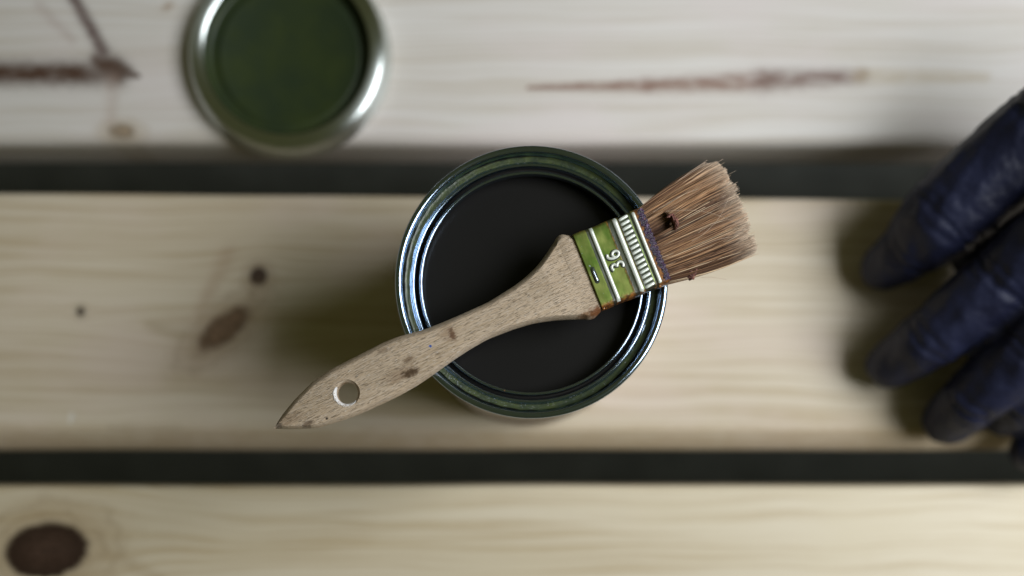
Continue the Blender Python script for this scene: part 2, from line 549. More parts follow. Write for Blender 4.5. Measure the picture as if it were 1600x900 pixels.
# extend into the ferrule
def upsample(pts, xs):
    px_ = np.array([p[0] for p in pts]); py_ = np.array([p[1] for p in pts])
    return np.interp(xs, px_, py_)
x_tip = tl[0][0] + 0.15
x_shoulder = 0.0
xs = np.concatenate([x_tip + (np.linspace(0, 1, 22) ** 2) * 24, np.linspace(x_tip + 25, -8, 70), np.linspace(-7.4, -0.2, 16), [1.0, 5.0]])
yt = upsample([p for p in tl if p[0] <= 0.3] + [(1.2, 16.2), (6, 16.0)], xs)
yb = upsample([p for p in bl if p[0] <= 0.3] + [(1.2, -16.2), (6, -16.0)], xs)
def smooth_arr(a, n=2):
    a = a.copy()
    for _ in range(n):
        a[1:-1] = 0.25 * a[:-2] + 0.5 * a[1:-1] + 0.25 * a[2:]
    return a
yt[22:], yb[22:] = smooth_arr(yt[22:], 2), smooth_arr(yb[22:], 2)

ZC_F = 6.0                      # centre height of the ferrule above the rim
def zc(xx): return 4.6 + (ZC_F - 4.6) * min(1.2, max(-0.4, (xx + 90) / 90.0))
def thick(xx):
    if xx > -12: return 9.6
    t = (xx - x_tip) / (-12 - x_tip)
    return 6.2 + 3.0 * min(1.0, t * 2.2) + 0.4 * t

hv, hf = [], []
NA = 7
ring_n = 4 * (NA + 1)
for i, xx in enumerate(xs):
    a, b = yt[i], yb[i]
    hw = max(0.3, (a - b) / 2); cy = (a + b) / 2
    h = thick(xx) / 2
    rz = min(h * 0.93, 3.9)
    for (sy, sz, a0) in ((1, 1, 0), (-1, 1, 90), (-1, -1, 180), (1, -1, 270)):
        rx = min(2.6 if sy > 0 else 1.5, hw * 0.75)
        for k in range(NA + 1):
            an = R(a0 + 90 * k / NA)
            ca, sa = math.cos(an), math.sin(an)
            yy = cy + sy * (hw - rx) + rx * math.copysign(abs(ca) ** 1.55, ca)
            zz = sz * (h - rz) + rz * math.copysign(abs(sa) ** 1.55, sa)
            hv.append((xx * MM, yy * MM, (zc(xx) + zz) * MM))
for i in range(len(xs) - 1):
    for k in range(ring_n):
        k2 = (k + 1) % ring_n
        hf.append((i * ring_n + k, i * ring_n + k2, (i + 1) * ring_n + k2, (i + 1) * ring_n + k))
hf.append(tuple(range(ring_n)))
hf.append(tuple(range((len(xs) - 1) * ring_n, len(xs) * ring_n)))

# worn beech: short dark pores along the handle, stains, a blue speck
Mh = Mat("worn_beech", rough=0.62, spec=0.3)
x, y, z = Mh.coords()
hang = R(4.0)     # the grain runs with the handle, a touch off the ferrule
gx = x * math.cos(hang) + y * math.sin(hang)
gy = y * math.cos(hang) - x * math.sin(hang)
base = Mh.noise(gx * 0.02, gy * 0.10, z * 0.1, 3.0)
fib = Mh.noise(gx * 0.07, gy * 1.5, z * 1.5, 3.0, 0.6)
pore = Mh.noise(gx * 0.34, gy * 3.6, z * 3.0, 2.0, 0.55)
pm = pore.step(0.56, 0.70)
scuff = Mh.noise(gx * 0.45, gy * 2.4, 4.0, 3.0, 0.65)
c = Mh.mix(base.step(0.3, 0.7), (0.57, 0.43, 0.295), (0.44, 0.325, 0.21))
c = Mh.mix((fib.step(0.3, 0.75)) * 0.55, c, (0.64, 0.53, 0.42))
c = Mh.mix(scuff.step(0.56, 0.72) * 0.7, c, (0.70, 0.65, 0.58))
c = Mh.mix(pm * 0.5, c, (0.13, 0.09, 0.055))
longf = Mh.noise(gx * 0.05, gy * 2.6, z * 2.0, 3.0, 0.6)
c = Mh.mix(longf.step(0.5, 0.75) * 0.5, c, (0.27, 0.185, 0.115))
def stain(c, px, py, rx, ry, col, st, sd):
    a, b = loc(px, py)
    u, v = (x - a) / rx, (y - b) / ry
    d = (u * u + v * v).sqrt() + (Mh.noise(x * 0.45, y * 0.7, sd, 4.0, 0.7) - 0.5) * 1.9
    return Mh.mix(d.step(1.15, 0.35) * st, c, col)
c = stain(c, 625, 585, 9.0, 4.0, (0.26, 0.165, 0.095), 0.5, 21.0)
c = stain(c, 700, 520, 4.5, 5.0, (0.28, 0.175, 0.10), 0.45, 22.0)
c = stain(c, 450, 655, 8.0, 3.0, (0.27, 0.18, 0.11), 0.5, 23.0)
c = stain(c, 641, 582, 5.0, 2.4, (0.085, 0.048, 0.022), 0.95, 2.0)
c = stain(c, 706, 522, 1.7, 3.6, (0.14, 0.070, 0.034), 0.9, 3.0)
c = stain(c, 637, 562, 3.0, 1.8, (0.17, 0.105, 0.055), 0.7, 5.0)
c = stain(c, 597, 548, 3.0, 1.5, (0.20, 0.13, 0.08), 0.5, 6.0)
c = stain(c, 478, 662, 3.6, 1.9, (0.11, 0.070, 0.040), 0.75, 7.0)
c = stain(c, 509, 654, 0.7, 0.7, (0.02, 0.015, 0.012), 0.95, 8.0)
c = stain(c, 932, 488, 4.2, 3.2, (0.16, 0.050, 0.010), 0.95, 9.0)
c = stain(c, 914, 493, 4.0, 2.0, (0.19, 0.08, 0.022), 0.75, 12.0)
c = stain(c, 432, 664, 2.2, 1.8, (0.06, 0.045, 0.030), 0.8, 13.0)
a_, b_ = loc(672, 540.5)
u, v = (x - a_) / 0.75, (y - b_) / 0.6
c = Mh.mix(((u * u + v * v).sqrt() + (Mh.noise(x * 1.4, y * 1.4, 6.0, 2.0) - 0.5) * 1.6).step(1.1, 0.6), c, (0.05, 0.12, 0.42))
Mh.color(c)
Mh.bump(fib * 0.6 - pm * 1.1 + scuff * 0.8, 0.0006, 0.75)
handle = from_data("handle", hv, hf, Mh.m, brush)
# hanging hole with a countersunk edge
hx, hy = loc(540.0, 613.5)
zt = zc(hx) + thick(hx) / 2
zb = zc(hx) - thick(hx) / 2
cut = lathe("cutter", [(0.04, zb - 3), (8.0, zb - 3), (4.8, zb + 0.6), (4.8, zt - 1.1), (5.9, zt + 0.05), (7.0, zt + 3), (0.04, zt + 3)], Mh.m, None, (0, 0, 0), 48)
cut.parent = brush
cut.location = (hx * MM, hy * MM, 0)
bpy.context.view_layer.update()
md = handle.modifiers.new("hole", 'BOOLEAN')
md.operation = 'DIFFERENCE'; md.object = cut; md.solver = 'EXACT'
baked(handle)
bpy.data.objects.remove(cut)
# keep the flat top and the hole edge crisp
handle.data.polygons.foreach_set("use_smooth", [True] * len(handle.data.polygons))
try:
    handle.data.set_sharp_from_angle(angle=R(34))
except Exception:
    pass
# chipped white paint left on the lower rim of the hole
Mw = Mat("chipped_white_paint", rough=0.6, col=(0.72, 0.68, 0.66))
x, y, z = Mw.coords()
w = Mw.noise(x * 1.1, y * 1.1, z, 3.0)
Mw.color(Mw.mix(w.step(0.62, 0.72), (0.74, 0.71, 0.69), (0.25, 0.14, 0.10)))
pv, pf = [], []
A0, A1, nseg = 128, 300, 60
for k in range(nseg + 1):
    a = R(A0 + (A1 - A0) * k / nseg)
    e = min(1.0, min(k, nseg - k) / 8.0)
    j0 = 0.18 * math.sin(k * 1.9) + 0.12 * math.sin(k * 0.7)
    outer = 5.25 + (0.62 + j0) * e
    for (rr, dz) in ((4.76, -0.95), (4.76, -2.6), ):
        pass
    for (rr, zz) in ((4.72, zt - 1.3 - 1.4 * e), (4.72, zt - 1.05), ((4.72 + outer) / 2, zt - 0.50), (outer, zt + 0.03 + (outer - 5.8) * 0.1), (outer + 0.06, zt - 0.15)):
        pv.append(((hx + rr * math.cos(a)) * MM, (hy + rr * math.sin(a)) * MM, zz * MM))
for k in range(nseg):
    for i in range(4):
        pf.append((k * 5 + i, (k + 1) * 5 + i, (k + 1) * 5 + i + 1, k * 5 + i + 1))
from_data("hole_paint", pv, pf, Mw.m, brush)

# ------------------------------------------------------------------ ferrule
FL = 31.8                      # length of the ferrule
FH = 17.6                      # half width
Mfe = Mat("green_reflection_tin", rough=0.30, metal=0.7)  # green reflections put into the tin's base colour
x, y, z = Mfe.coords()
a = Mfe.noise(x * 0.10, y * 0.07, 0.0, 3.0, 0.6)
scr = Mfe.noise(x * 1.2, y * 0.35, 2.0, 4.0, 0.7)
c = Mfe.mix(a.step(0.32, 0.68), (0.135, 0.235, 0.035), (0.33, 0.38, 0.10))
c = Mfe.mix(scr.step(0.62, 0.78) * 0.55, c, (0.42, 0.48, 0.20))
# bare speckles on the handle end
bare = Mfe.noise(x * 0.8, y * 0.8, 7.0, 3.0, 0.6).step(0.66, 0.72) * x.step(5.5, 2.0)
c = Mfe.mix(bare, c, (0.72, 0.78, 0.80))
# amber varnish run along the lower edge, the far edge and beside the ridges
n1 = (Mfe.noise(x * 0.35, y * 0.35, 5.0, 4.0, 0.7) - 0.5)
low = (y + n1 * 6.5).step(-14.6, -17.0)
upp = (y + n1 * 6.0).step(15.0, 18.5) * 0.75
far = (x + n1 * 5.5).step(26.6, 29.0)
bes = ((x - 15.7).abs() + n1 * 2.0).step(0.7, 0.1).max(((x - 20.6).abs() + n1 * 2.0).step(0.6, 0.1)) * 0.8
amb = low.max(upp).max(far).max(bes)
dk = Mfe.noise(x * 0.6, y * 0.6, 8.0, 3.0)
c = Mfe.mix(amb, c, Mfe.mix(dk.step(0.35, 0.62), (0.30, 0.115, 0.022), (0.085, 0.030, 0.010)))
painted_shade = ((x - 6.45).abs() + n1 * 0.4).step(0.95, 0.6).max(((x - 17.0).abs() + n1 * 0.4).step(1.3, 0.9)).max(((x - 23.0).abs() + n1 * 0.5).step(2.7, 2.3)).max(((x - 26.3).abs() + n1 * 0.4).step(0.75, 0.4))  # shade beside the ridges and between the bars, painted dark
c = Mfe.mix(painted_shade * 0.93, c, (0.020, 0.022, 0.014))
Mfe.color(c)
Mfe.metal((amb.max(painted_shade) * -0.78) + 0.82)
Mfe.rough(scr * 0.14 + 0.33)
Mfe.bump(scr * 0.12 + amb * 0.5 + Mfe.noise(x * 0.12, y * 0.09, 9.0, 1.0) * 2.4, 0.0006, 0.3)

def ferrule_bump(t):
    """relief of the top face along the length (mm)"""
    h = 0.0
    for c_, w_, d_ in ((6.75, 0.65, -0.15), (17.35, 0.8, -0.15), (26.2, 0.75, -0.25)):
        h += d_ * math.exp(-((t - c_) / w_) ** 2)
    return h
def ferrule_section(t, NA=6):
    """ring of (y, z) points: rounded box, tapering a little to the bristles"""
    hh = 5.75 - 0.25 * t / FL
    hw = FH + 0.15 * math.sin(t * 0.5)
    rx, rz = 1.9, 3.2
    pts = []
    for (sy, sz, a0) in ((1, 1, 0), (-1, 1, 90), (-1, -1, 180), (1, -1, 270)):
        for k in range(NA + 1):
            an = R(a0 + 90 * k / NA)
            yy = sy * (hw - rx) + rx * math.cos(an)
            zz = sz * (hh - rz) + rz * math.sin(an)
            if sz > 0 and zz > hh - 1.6:
                zz += ferrule_bump(t) * min(1, (zz - (hh - 1.6)) / 1.6)
            pts.append((yy, ZC_F + zz))
        if sz > 0 and sy > 0:                 # extra points across the top face so dents show
            for q in range(1, 14):
                yy = (hw - rx) * (1 - 2 * q / 14)
                dent = 0.10 * math.sin(yy * 0.55 + t * 0.35) * math.sin(t * 0.33 + 1.0)
                pts.append((yy, ZC_F + hh + ferrule_bump(t) + dent))
    return pts
ts = np.linspace(0, FL, 96)
fv, ff = [], []
sec0 = ferrule_section(0)
m = len(sec0)
for t in ts:
    for (yy, zz) in ferrule_section(t):
        fv.append((t * MM, yy * MM, zz * MM))
for i in range(len(ts) - 1):
    for k in range(m):
        k2 = (k + 1) % m
        ff.append((i * m + k, i * m + k2, (i + 1) * m + k2, (i + 1) * m + k))
# inner wall at both open ends gives the sheet its thickness
for t_end, inn in ((0, 0), (FL, (len(ts) - 1) * m)):
    base_i = len(fv)
    for (yy, zz) in ferrule_section(t_end):
        s_ = 0.955
        fv.append((t_end * MM, yy * s_ * MM, (ZC_F + (zz - ZC_F) * 0.9) * MM))
    base_j = len(fv)
    for (yy, zz) in ferrule_section(t_end):
        s_ = 0.955
        fv.append(((t_end + (3 if t_end == 0 else -3)) * MM, yy * s_ * MM, (ZC_F + (zz - ZC_F) * 0.9) * MM))
    for k in range(m):
        k2 = (k + 1) % m
        ff.append((inn + k, inn + k2, base_i + k2, base_i + k))
        ff.append((base_i + k, base_i + k2, base_j + k2, base_j + k))
ferrule = from_data("ferrule", fv, ff, Mfe.m, brush)
ferrule["label"] = "green metal ferrule embossed 36 with amber varnish stains"

mat_bright = tin("highlight_tin", (0.84, 0.87, 0.80), 0.36, (0.72, 0.75, 0.60), 0.5, 0.1)  # white highlights of the raised parts painted in as bright tin
mat_bright.node_tree.nodes["Principled BSDF"].inputs["Metallic"].default_value = 0.35
def top_z(t): return ZC_F + 5.75 - 0.25 * t / FL
def ridge(name, c_, hw_, h_, y0, y1, parent, mat, lean=0.0):
    """half-round raised bead across the ferrule, running down over its rounded sides"""
    v, f = [], []
    ny, na = 40, 10
    for i in range(ny + 1):
        yy = y0 + (y1 - y0) * i / ny
        over = max(0.0, abs(yy) - (FH - 1.9)) / 1.9
        drop = 3.2 * (1 - math.sqrt(max(0.0, 1 - min(1.0, over) ** 2)))
        e = min(1.0, min(i, ny - i) / 2.0) ** 0.5
        for k in range(na + 1):
            a = math.pi * k / na
            v.append(((c_ - hw_ * math.cos(a)) * MM, yy * MM, (top_z(c_) - drop - 0.35 + (h_ + 0.35) * math.sin(a) ** 0.8 * (0.35 + 0.65 * e)) * MM))
    for i in range(ny):
        for k in range(na):
            f.append((i * (na + 1) + k, i * (na + 1) + k + 1, (i + 1) * (na + 1) + k + 1, (i + 1) * (na + 1) + k))
    return from_data(name, v, f, mat, parent)
ridge("ridge", 8.0, 0.95, 0.55, -17.2, 17.0, ferrule, mat_bright)
ridge("ridge", 19.0, 1.15, 0.60, -17.2, 17.2, ferrule, mat_bright)
ridge("ridge", 27.7, 0.85, 0.45, -17.0, 17.2, ferrule, mat_bright)
# toothed band between the ridges: short bars, one mesh shared
v, f = [], []
nl, na = 8, 8
for i in range(nl + 1):
    s_ = -1 + 2 * i / nl
    e = math.sqrt(max(0.0, 1 - abs(s_) ** 4))
    for k in range(na + 1):
        a = math.pi * k / na
        v.append((2.3 * s_ * MM, -0.72 * math.cos(a) * (0.55 + 0.45 * e) * MM, (-0.1 + 0.62 * math.sin(a) ** 0.7 * e) * MM))
for i in range(nl):
    for k in range(na):
        f.append((i * (na + 1) + k, i * (na + 1) + k + 1, (i + 1) * (na + 1) + k + 1, (i + 1) * (na + 1) + k))
bar0 = from_data("embossed_bar", v, f, mat_bright, ferrule)
NB = 15
for k in range(NB):
    o = bar0 if k == 0 else bar0.copy()
    if k:
        COL.objects.link(o); o.parent = ferrule
    yy = -15.7 + 31.4 * k / (NB - 1)
    o.location = (23.0 * MM, yy * MM, top_z(23.0) * MM)
    o.rotation_euler = (0, 0, R(8))

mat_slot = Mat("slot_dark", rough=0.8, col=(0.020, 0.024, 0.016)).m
# embossed digits: reading up the width of the ferrule, their tops towards the handle
def tube_path(name, pts, r, mat, parent, flat=0.7):
    v, f = [], []
    P = np.array(pts)
    n = len(P); na = 10
    for i in range(n):
        d = P[min(n - 1, i + 1)] - P[max(0, i - 1)]
        d = d / np.linalg.norm(d)
        nn = np.array((-d[1], d[0]))
        e = 0.55 if i in (0, n - 1) else 1.0
        for k in range(na):
            a = 2 * math.pi * k / na
            q = P[i] + nn * r * e * math.cos(a)
            v.append((q[0] * MM, q[1] * MM, r * flat * e * math.sin(a) * MM))
    for i in range(n - 1):
        for k in range(na):
            k2 = (k + 1) % na
            f.append((i * na + k, i * na + k2, (i + 1) * na + k2, (i + 1) * na + k))
    f.append(tuple(range(na))); f.append(tuple(range((n - 1) * na, n * na)))
    return from_data(name, v, f, mat, parent)
def glyph_xy(gx, gy):
    """digit space (x along the baseline, y up, mm) to the ferrule: baseline runs up the width, tops towards the handle"""
    return (15.6 - gy, -2.7 + gx)
three = [(-1.15 + 0, 0.55), (-0.75, 0.18), (-0.1, 0.0), (0.65, 0.15), (1.15, 0.7), (1.2, 1.4), (0.8, 2.05), (0.15, 2.35), (-0.25, 2.4), (0.15, 2.45), (0.7, 2.75), (1.0, 3.3), (0.9, 3.95), (0.4, 4.4), (-0.2, 4.5), (-0.8, 4.3), (-1.1, 3.95)]
six = [(1.05, 4.1), (0.6, 4.45), (0.0, 4.5), (-0.7, 4.1), (-1.1, 3.3), (-1.25, 2.3), (-1.2, 1.3), (-0.85, 0.45), (-0.2, 0.0), (0.5, 0.05), (1.05, 0.55), (1.25, 1.3), (1.05, 2.05), (0.5, 2.55), (-0.15, 2.6), (-0.8, 2.25), (-1.15, 1.7)]
def fine_path(p, n=60):
    p = np.array(p); d = np.concatenate([[0], np.cumsum(np.linalg.norm(np.diff(p, axis=0), axis=1))])
    s_ = np.linspace(0, d[-1], n)
    q = np.stack([np.interp(s_, d, p[:, 0]), np.interp(s_, d, p[:, 1])], 1)
    for _ in range(3):
        q[1:-1] = 0.25 * q[:-2] + 0.5 * q[1:-1] + 0.25 * q[2:]
    return q
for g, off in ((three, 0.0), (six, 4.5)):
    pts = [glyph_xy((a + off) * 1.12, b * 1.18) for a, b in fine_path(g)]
    gl = tube_path("painted_shade", [(a - 0.22, b - 0.12) for a, b in pts], 0.98, mat_slot, ferrule, 0.12)  # shade beside each digit, added as a dark flattened tube
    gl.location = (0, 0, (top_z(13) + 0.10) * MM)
    o = tube_path("embossed_digit", pts, 0.62, mat_bright, ferrule, 0.8)
    o.location = (0, 0, (top_z(13) + 0.12) * MM)

# staple in a dark slot near the handle
mat_staple = tin("staple_wire", (0.58, 0.66, 0.80), 0.25)
sxm, sym = loc(929, 430.5)
v, f = [], []
ns = 32
for k in range(ns):
    a = 2 * math.pi * k / ns
    v.append(((sxm + 1.05 * math.cos(a)) * MM, (sym + (2.9 if math.sin(a) > 0 else -2.9) + 1.05 * math.sin(a)) * MM, (top_z(3) + 0.02) * MM))
for k in range(ns):
    a = 2 * math.pi * k / ns
    v.append(((sxm + 0.8 * math.cos(a)) * MM, (sym + (2.85 if math.sin(a) > 0 else -2.85) + 0.8 * math.sin(a)) * MM, (top_z(3) + 0.14) * MM))
for k in range(ns):
    f.append((k, (k + 1) % ns, ns + (k + 1) % ns, ns + k))
f.append(tuple(range(ns, 2 * ns)))
stp = from_data("staple_slot", v, f, mat_slot, ferrule, smooth=False)
tube_path("staple", [(sxm + 0.1, sym - 3.0), (sxm + 0.08, sym - 2.7), (sxm, sym - 1.2), (sxm - 0.05, sym + 1.2), (sxm + 0.05, sym + 2.7), (sxm + 0.1, sym + 3.0)], 0.55, mat_staple, ferrule, 0.9).location = (0, 0, (top_z(3) + 0.35) * MM)

# ------------------------------------------------------------------ bristles
def edge_fn(pts):
    q = sorted(pts, key=lambda p: p[1])
    return np.array([p[1] for p in q]), np.array([p[0] for p in q])
tip_line = [loc(*p) for p in ((1108, 251), (1121, 250), (1134, 262), (1143, 283), (1153, 303), (1160, 318), (1168, 345), (1174, 362), (1182, 383), (1180, 394))]
tip_y, tip_x = edge_fn(tip_line)
y_hi, y_lo = tip_y.max(), tip_y.min()
NH, NS = 5200, 8
root_y = rng.uniform(-17.0, 17.0, NH)
root_z = (np.abs(rng.beta(1.5, 1.5, NH)) * 2 - 1) * 4.3
u = (root_y + 17.0) / 34.0
# clumps: neighbouring hairs lean together towards the tips
ncl = 75
cl_u = rng.uniform(0, 1, ncl); cl_z = rng.uniform(-4.3, 4.3, ncl)
cl_off = rng.normal(0, 0.5, (ncl, 2)); cl_len = rng.normal(0, 1.2, ncl); cl_tone = rng.normal(0, 1, ncl)
dist = ((u[:, None] - cl_u[None]) * 34) ** 2 + ((root_z[:, None] - cl_z[None]) * 1.4) ** 2
ci = dist.argmin(1)
tu = u + (cl_u[ci] - u) * 0.42
ty = y_lo + (y_hi - y_lo) * np.clip(tu + rng.normal(0, 0.016, NH), -0.01, 1.01) + cl_off[ci, 0] * 0.6
txm = np.interp(ty, tip_y, tip_x)
tz = root_z * 1.05 + (cl_z[ci] - root_z) * 0.35 + cl_off[ci, 1] + rng.normal(0, 0.3, NH)
tx = txm + cl_len[ci] * 0.7 - np.abs(rng.normal(0, 1.5, NH)) + 0.9 - 0.05 * tz ** 2
# the fan opens more towards the upper side: a little bow outwards
bow = rng.normal(0, 0.5, NH) + (u - 0.5) * 2.2
bz = rng.normal(0, 0.45, NH)
# stray hairs
st = rng.random(NH) < 0.02
ty = np.where(st, ty + rng.normal(0, 1.6, NH), ty)
tx = np.where(st, tx + np.abs(rng.normal(0, 1.3, NH)), tx)
tz = np.where(st, tz + rng.normal(0, 1.2, NH), tz)
# keep clear of the gap beside the clot on top
gy_, gx_ = loc(1030, 352)[1], loc(1050, 346)[0]
gap = (np.abs(root_y - gy_ + 0.4) < 3.6) & (root_z > 0.4)
keep = rng.random(NH) < 2
gx0 = np.where(gap, gx_ + 0.4 - 0.32 * np.abs(root_y - gy_) + rng.normal(0, 0.3, NH), FL - 2.5)
root_y, root_z, ty, tx, tz, bow, bz, ci = (q[keep] for q in (root_y, root_z, ty, tx, tz, bow, bz, ci))
NHk = len(root_y)
tt = np.linspace(0, 1, NS)
x0 = gx0
Xc = x0[:, None] + (tx - x0)[:, None] * tt[None]
Yc = root_y[:, None] + (ty - root_y)[:, None] * (tt[None] ** 1.05) + bow[:, None] * np.sin(math.pi * tt)[None] * 0.8
tg = ((x0 - (FL - 2.5)) / (tx - (FL - 2.5)))[:, None]
Yc = Yc + (ty - root_y)[:, None] * tg * (1 - tt[None])
Zc = ZC_F + root_z[:, None] + (tz - root_z)[:, None] * tt[None] + bz[:, None] * np.sin(math.pi * tt)[None]
rad = rng.uniform(0.085, 0.185, NHk)[:, None] * (1.0 - 0.45 * tt[None] ** 2)
ph = rng.uniform(0, 6.28, NHk)
V = np.zeros((NHk, NS, 3, 3))
for k in range(3):
    a = ph + 2.0944 * k
    V[:, :, k, 0] = Xc
    V[:, :, k, 1] = Yc + rad * np.cos(a)[:, None]
    V[:, :, k, 2] = Zc + rad * np.sin(a)[:, None]
V = V.reshape(-1, 3) * MM
idx = np.arange(NHk * NS * 3).reshape(NHk, NS, 3)
quads = []
for k in range(3):
    k2 = (k + 1) % 3
    quads.append(np.stack([idx[:, :-1, k], idx[:, :-1, k2], idx[:, 1:, k2], idx[:, 1:, k]], -1).reshape(-1, 4))
Q = np.concatenate(quads)
def quick_mesh(name, V, Q):
    me = bpy.data.meshes.new(name)
    me.vertices.add(len(V)); me.vertices.foreach_set("co", V.astype(np.float32).ravel())
    me.loops.add(Q.size); me.loops.foreach_set("vertex_index", Q.astype(np.int32).ravel())
    me.polygons.add(len(Q)); me.polygons.foreach_set("loop_start", np.arange(0, Q.size, 4, dtype=np.int32))
    me.update(calc_edges=True)
    return me
me = quick_mesh("bristles", V, Q)
# hair colours: brown to fair, fair split tips, dark soaked roots
tone = np.clip(0.28 + 0.20 * cl_tone[ci] + rng.normal(0, 0.34, NHk), 0, 1.3)[:, None, None]
dark = np.array((0.135, 0.060, 0.028)); fair = np.array((0.68, 0.39, 0.20)); pale = np.array((0.84, 0.68, 0.52))
C = dark + (fair - dark) * tone * np.ones((1, NS, 1))
pick = rng.random(NHk)[:, None, None]
C = np.where(pick < 0.15, np.array((0.055, 0.026, 0.014)), C)
C = np.where(pick > 0.90, np.array((0.84, 0.62, 0.40)), C)
tipf = (np.clip((tt - 0.72) / 0.28, 0, 1) ** 1.6)[None, :, None] * rng.uniform(0.3, 0.95, NHk)[:, None, None]
C = C + (pale - C) * tipf
soak = np.clip(1 - tt / 0.22, 0, 1)[None, :, None] * 0.55
gap_shade = (np.exp(-((Yc - gy_) / 3.2) ** 2) * np.clip(1 - (Xc - FL) / (gx_ - FL + 0.8), 0, 1) ** 0.35)[..., None]  # shade inside the gap, painted dark into the hair colour
C = C * (1 - soak) + np.array((0.10, 0.05, 0.03)) * soak
C = C * (1 - 0.9 * gap_shade) + np.array((0.085, 0.034, 0.020)) * 0.9 * gap_shade
C4 = np.ones((NHk, NS, 3, 4)); C4[..., :3] = C[:, :, None, :]
at = me.color_attributes.new("hair", 'FLOAT_COLOR', 'POINT')
at.data.foreach_set("color", C4.astype(np.float32).ravel())
Mb = Mat("bristle_hair", rough=0.45, spec=0.45)
an = Mb.t.nodes.new('ShaderNodeAttribute'); an.attribute_name = "hair"
Mb.t.links.new(an.outputs['Color'], Mb.b.inputs['Base Color'])
br = link_mesh("bristles", me, Mb.m, brush)
br["kind"] = "stuff"

# a few long loose hairs
Ms = Mat("loose_hair", rough=0.45, col=(0.62, 0.46, 0.34)).m
def loose(ptspx, zz, r=0.085):
    ctrl = [loc(*p) for p in ptspx]
    p = np.array([(a, b, zc_) for (a, b), zc_ in zip(ctrl, zz)])
    d = np.linspace(0, 1, len(p)); s_ = np.linspace(0, 1, 24)
    q = np.stack([np.interp(s_, d, p[:, i]) for i in range(3)], 1)
    for _ in range(6):
        q[1:-1] = 0.25 * q[:-2] + 0.5 * q[1:-1] + 0.25 * q[2:]
    v, f = [], []
    for i in range(len(q)):
        for k in range(4):
            a = math.pi / 2 * k
            v.append((q[i, 0] * MM, (q[i, 1] + r * math.cos(a)) * MM, (q[i, 2] + r * math.sin(a)) * MM))
    for i in range(len(q) - 1):
        for k in range(4):
            f.append((i * 4 + k, i * 4 + (k + 1) % 4, (i + 1) * 4 + (k + 1) % 4, (i + 1) * 4 + k))
    from_data("loose_hair", v, f, Ms, brush)
Z = 11.6
loose([(1040, 331), (1075, 329), (1105, 333), (1130, 341), (1150, 349)], [Z, Z + 0.6, Z + 0.8, Z + 0.5, Z])
loose([(1080, 378), (1095, 370), (1108, 358), (1125, 340), (1139, 307)], [Z, Z + 0.6, Z + 0.8, Z + 0.6, Z])
loose([(1099, 430), (1115, 429), (1128, 431), (1140, 433)], [5.0, 4.6, 4.5, 4.5])
loose([(1040, 297), (1060, 281), (1085, 263), (1106, 249)], [8.0, 9.0, 9.5, 9.8])
loose([(1046, 290), (1068, 276), (1090, 262), (1111, 253)], [8.0, 9.0, 9.0, 9.2])
loose([(1150, 322), (1158, 319), (1168, 313)], [9.0, 9.3, 9.6])
loose([(1140, 300), (1150, 294), (1154, 290)], [9.0, 9.5, 10.0])
loose([(1020, 332), (1045, 318), (1072, 303), (1092, 296)], [Z, Z + 0.4, Z + 0.5, Z])
loose([(1085, 390), (1100, 384), (1118, 376), (1140, 371)], [Z, Z + 0.4, Z + 0.6, Z + 0.2])
loose([(1090, 365), (1108, 352), (1128, 346)], [Z, Z + 0.5, Z + 0.2])

# ------------------------------------------------------------------ dried varnish on the brush
Mc = Mat("purple_varnish_crust", rough=0.20, spec=0.9)
x, y, z = Mc.coords()
a = Mc.noise(x * 0.7, y * 0.7, z * 0.7, 4.0, 0.7)
c = Mc.mix(a.step(0.35, 0.65), (0.055, 0.022, 0.075), (0.020, 0.010, 0.018))
c = Mc.mix(Mc.noise(x * 0.5, y * 0.4, 6.0, 3.0).step(0.58, 0.68) * 0.8, c, (0.17, 0.085, 0.20))
Mc.color(c)
Mc.bump(Mc.noise(x * 1.5, y * 1.5, z * 1.5, 4.0, 0.7), 0.0008, 0.9)
v, f = [], []
ny, nx = 130, 14
for i in range(ny + 1):
    yy = -16.4 + 33.0 * i / ny
    wv = 0.75 * math.sin(yy * 0.9) + 0.5 * math.sin(yy * 2.3 + 1) + 0.25 * math.sin(yy * 5.1)
    xa = FL - 1.7 - 0.9 * math.sin(math.pi * (i / ny)) + 0.55 * wv - (0.0 if yy < 9 else 0.6)
    xb = FL + 0.7 + 0.25 * math.sin(yy * 3.0)
    for k in range(nx + 1):
        t = k / nx
        xx = xa + (xb - xa) * t
        hgt = math.sin(math.pi * min(1, t * 1.15)) ** 0.6 if t * 1.15 < 1 else -0.5
        hgt *= 0.55 + 0.25 * math.sin(yy * 3.1 + xx * 2) + 0.15 * math.sin(yy * 7.3 - xx * 4)
        v.append((xx * MM, yy * MM, (top_z(min(xx, FL)) - 0.05 + hgt * 0.8) * MM))
for i in range(ny):
    for k in range(nx):
        f.append((i * (nx + 1) + k, i * (nx + 1) + k + 1, (i + 1) * (nx + 1) + k + 1, (i + 1) * (nx + 1) + k))
cr = from_data("varnish_crust", v, f, Mc.m, ferrule)
cr["label"] = "lumpy purple crust of dried varnish"

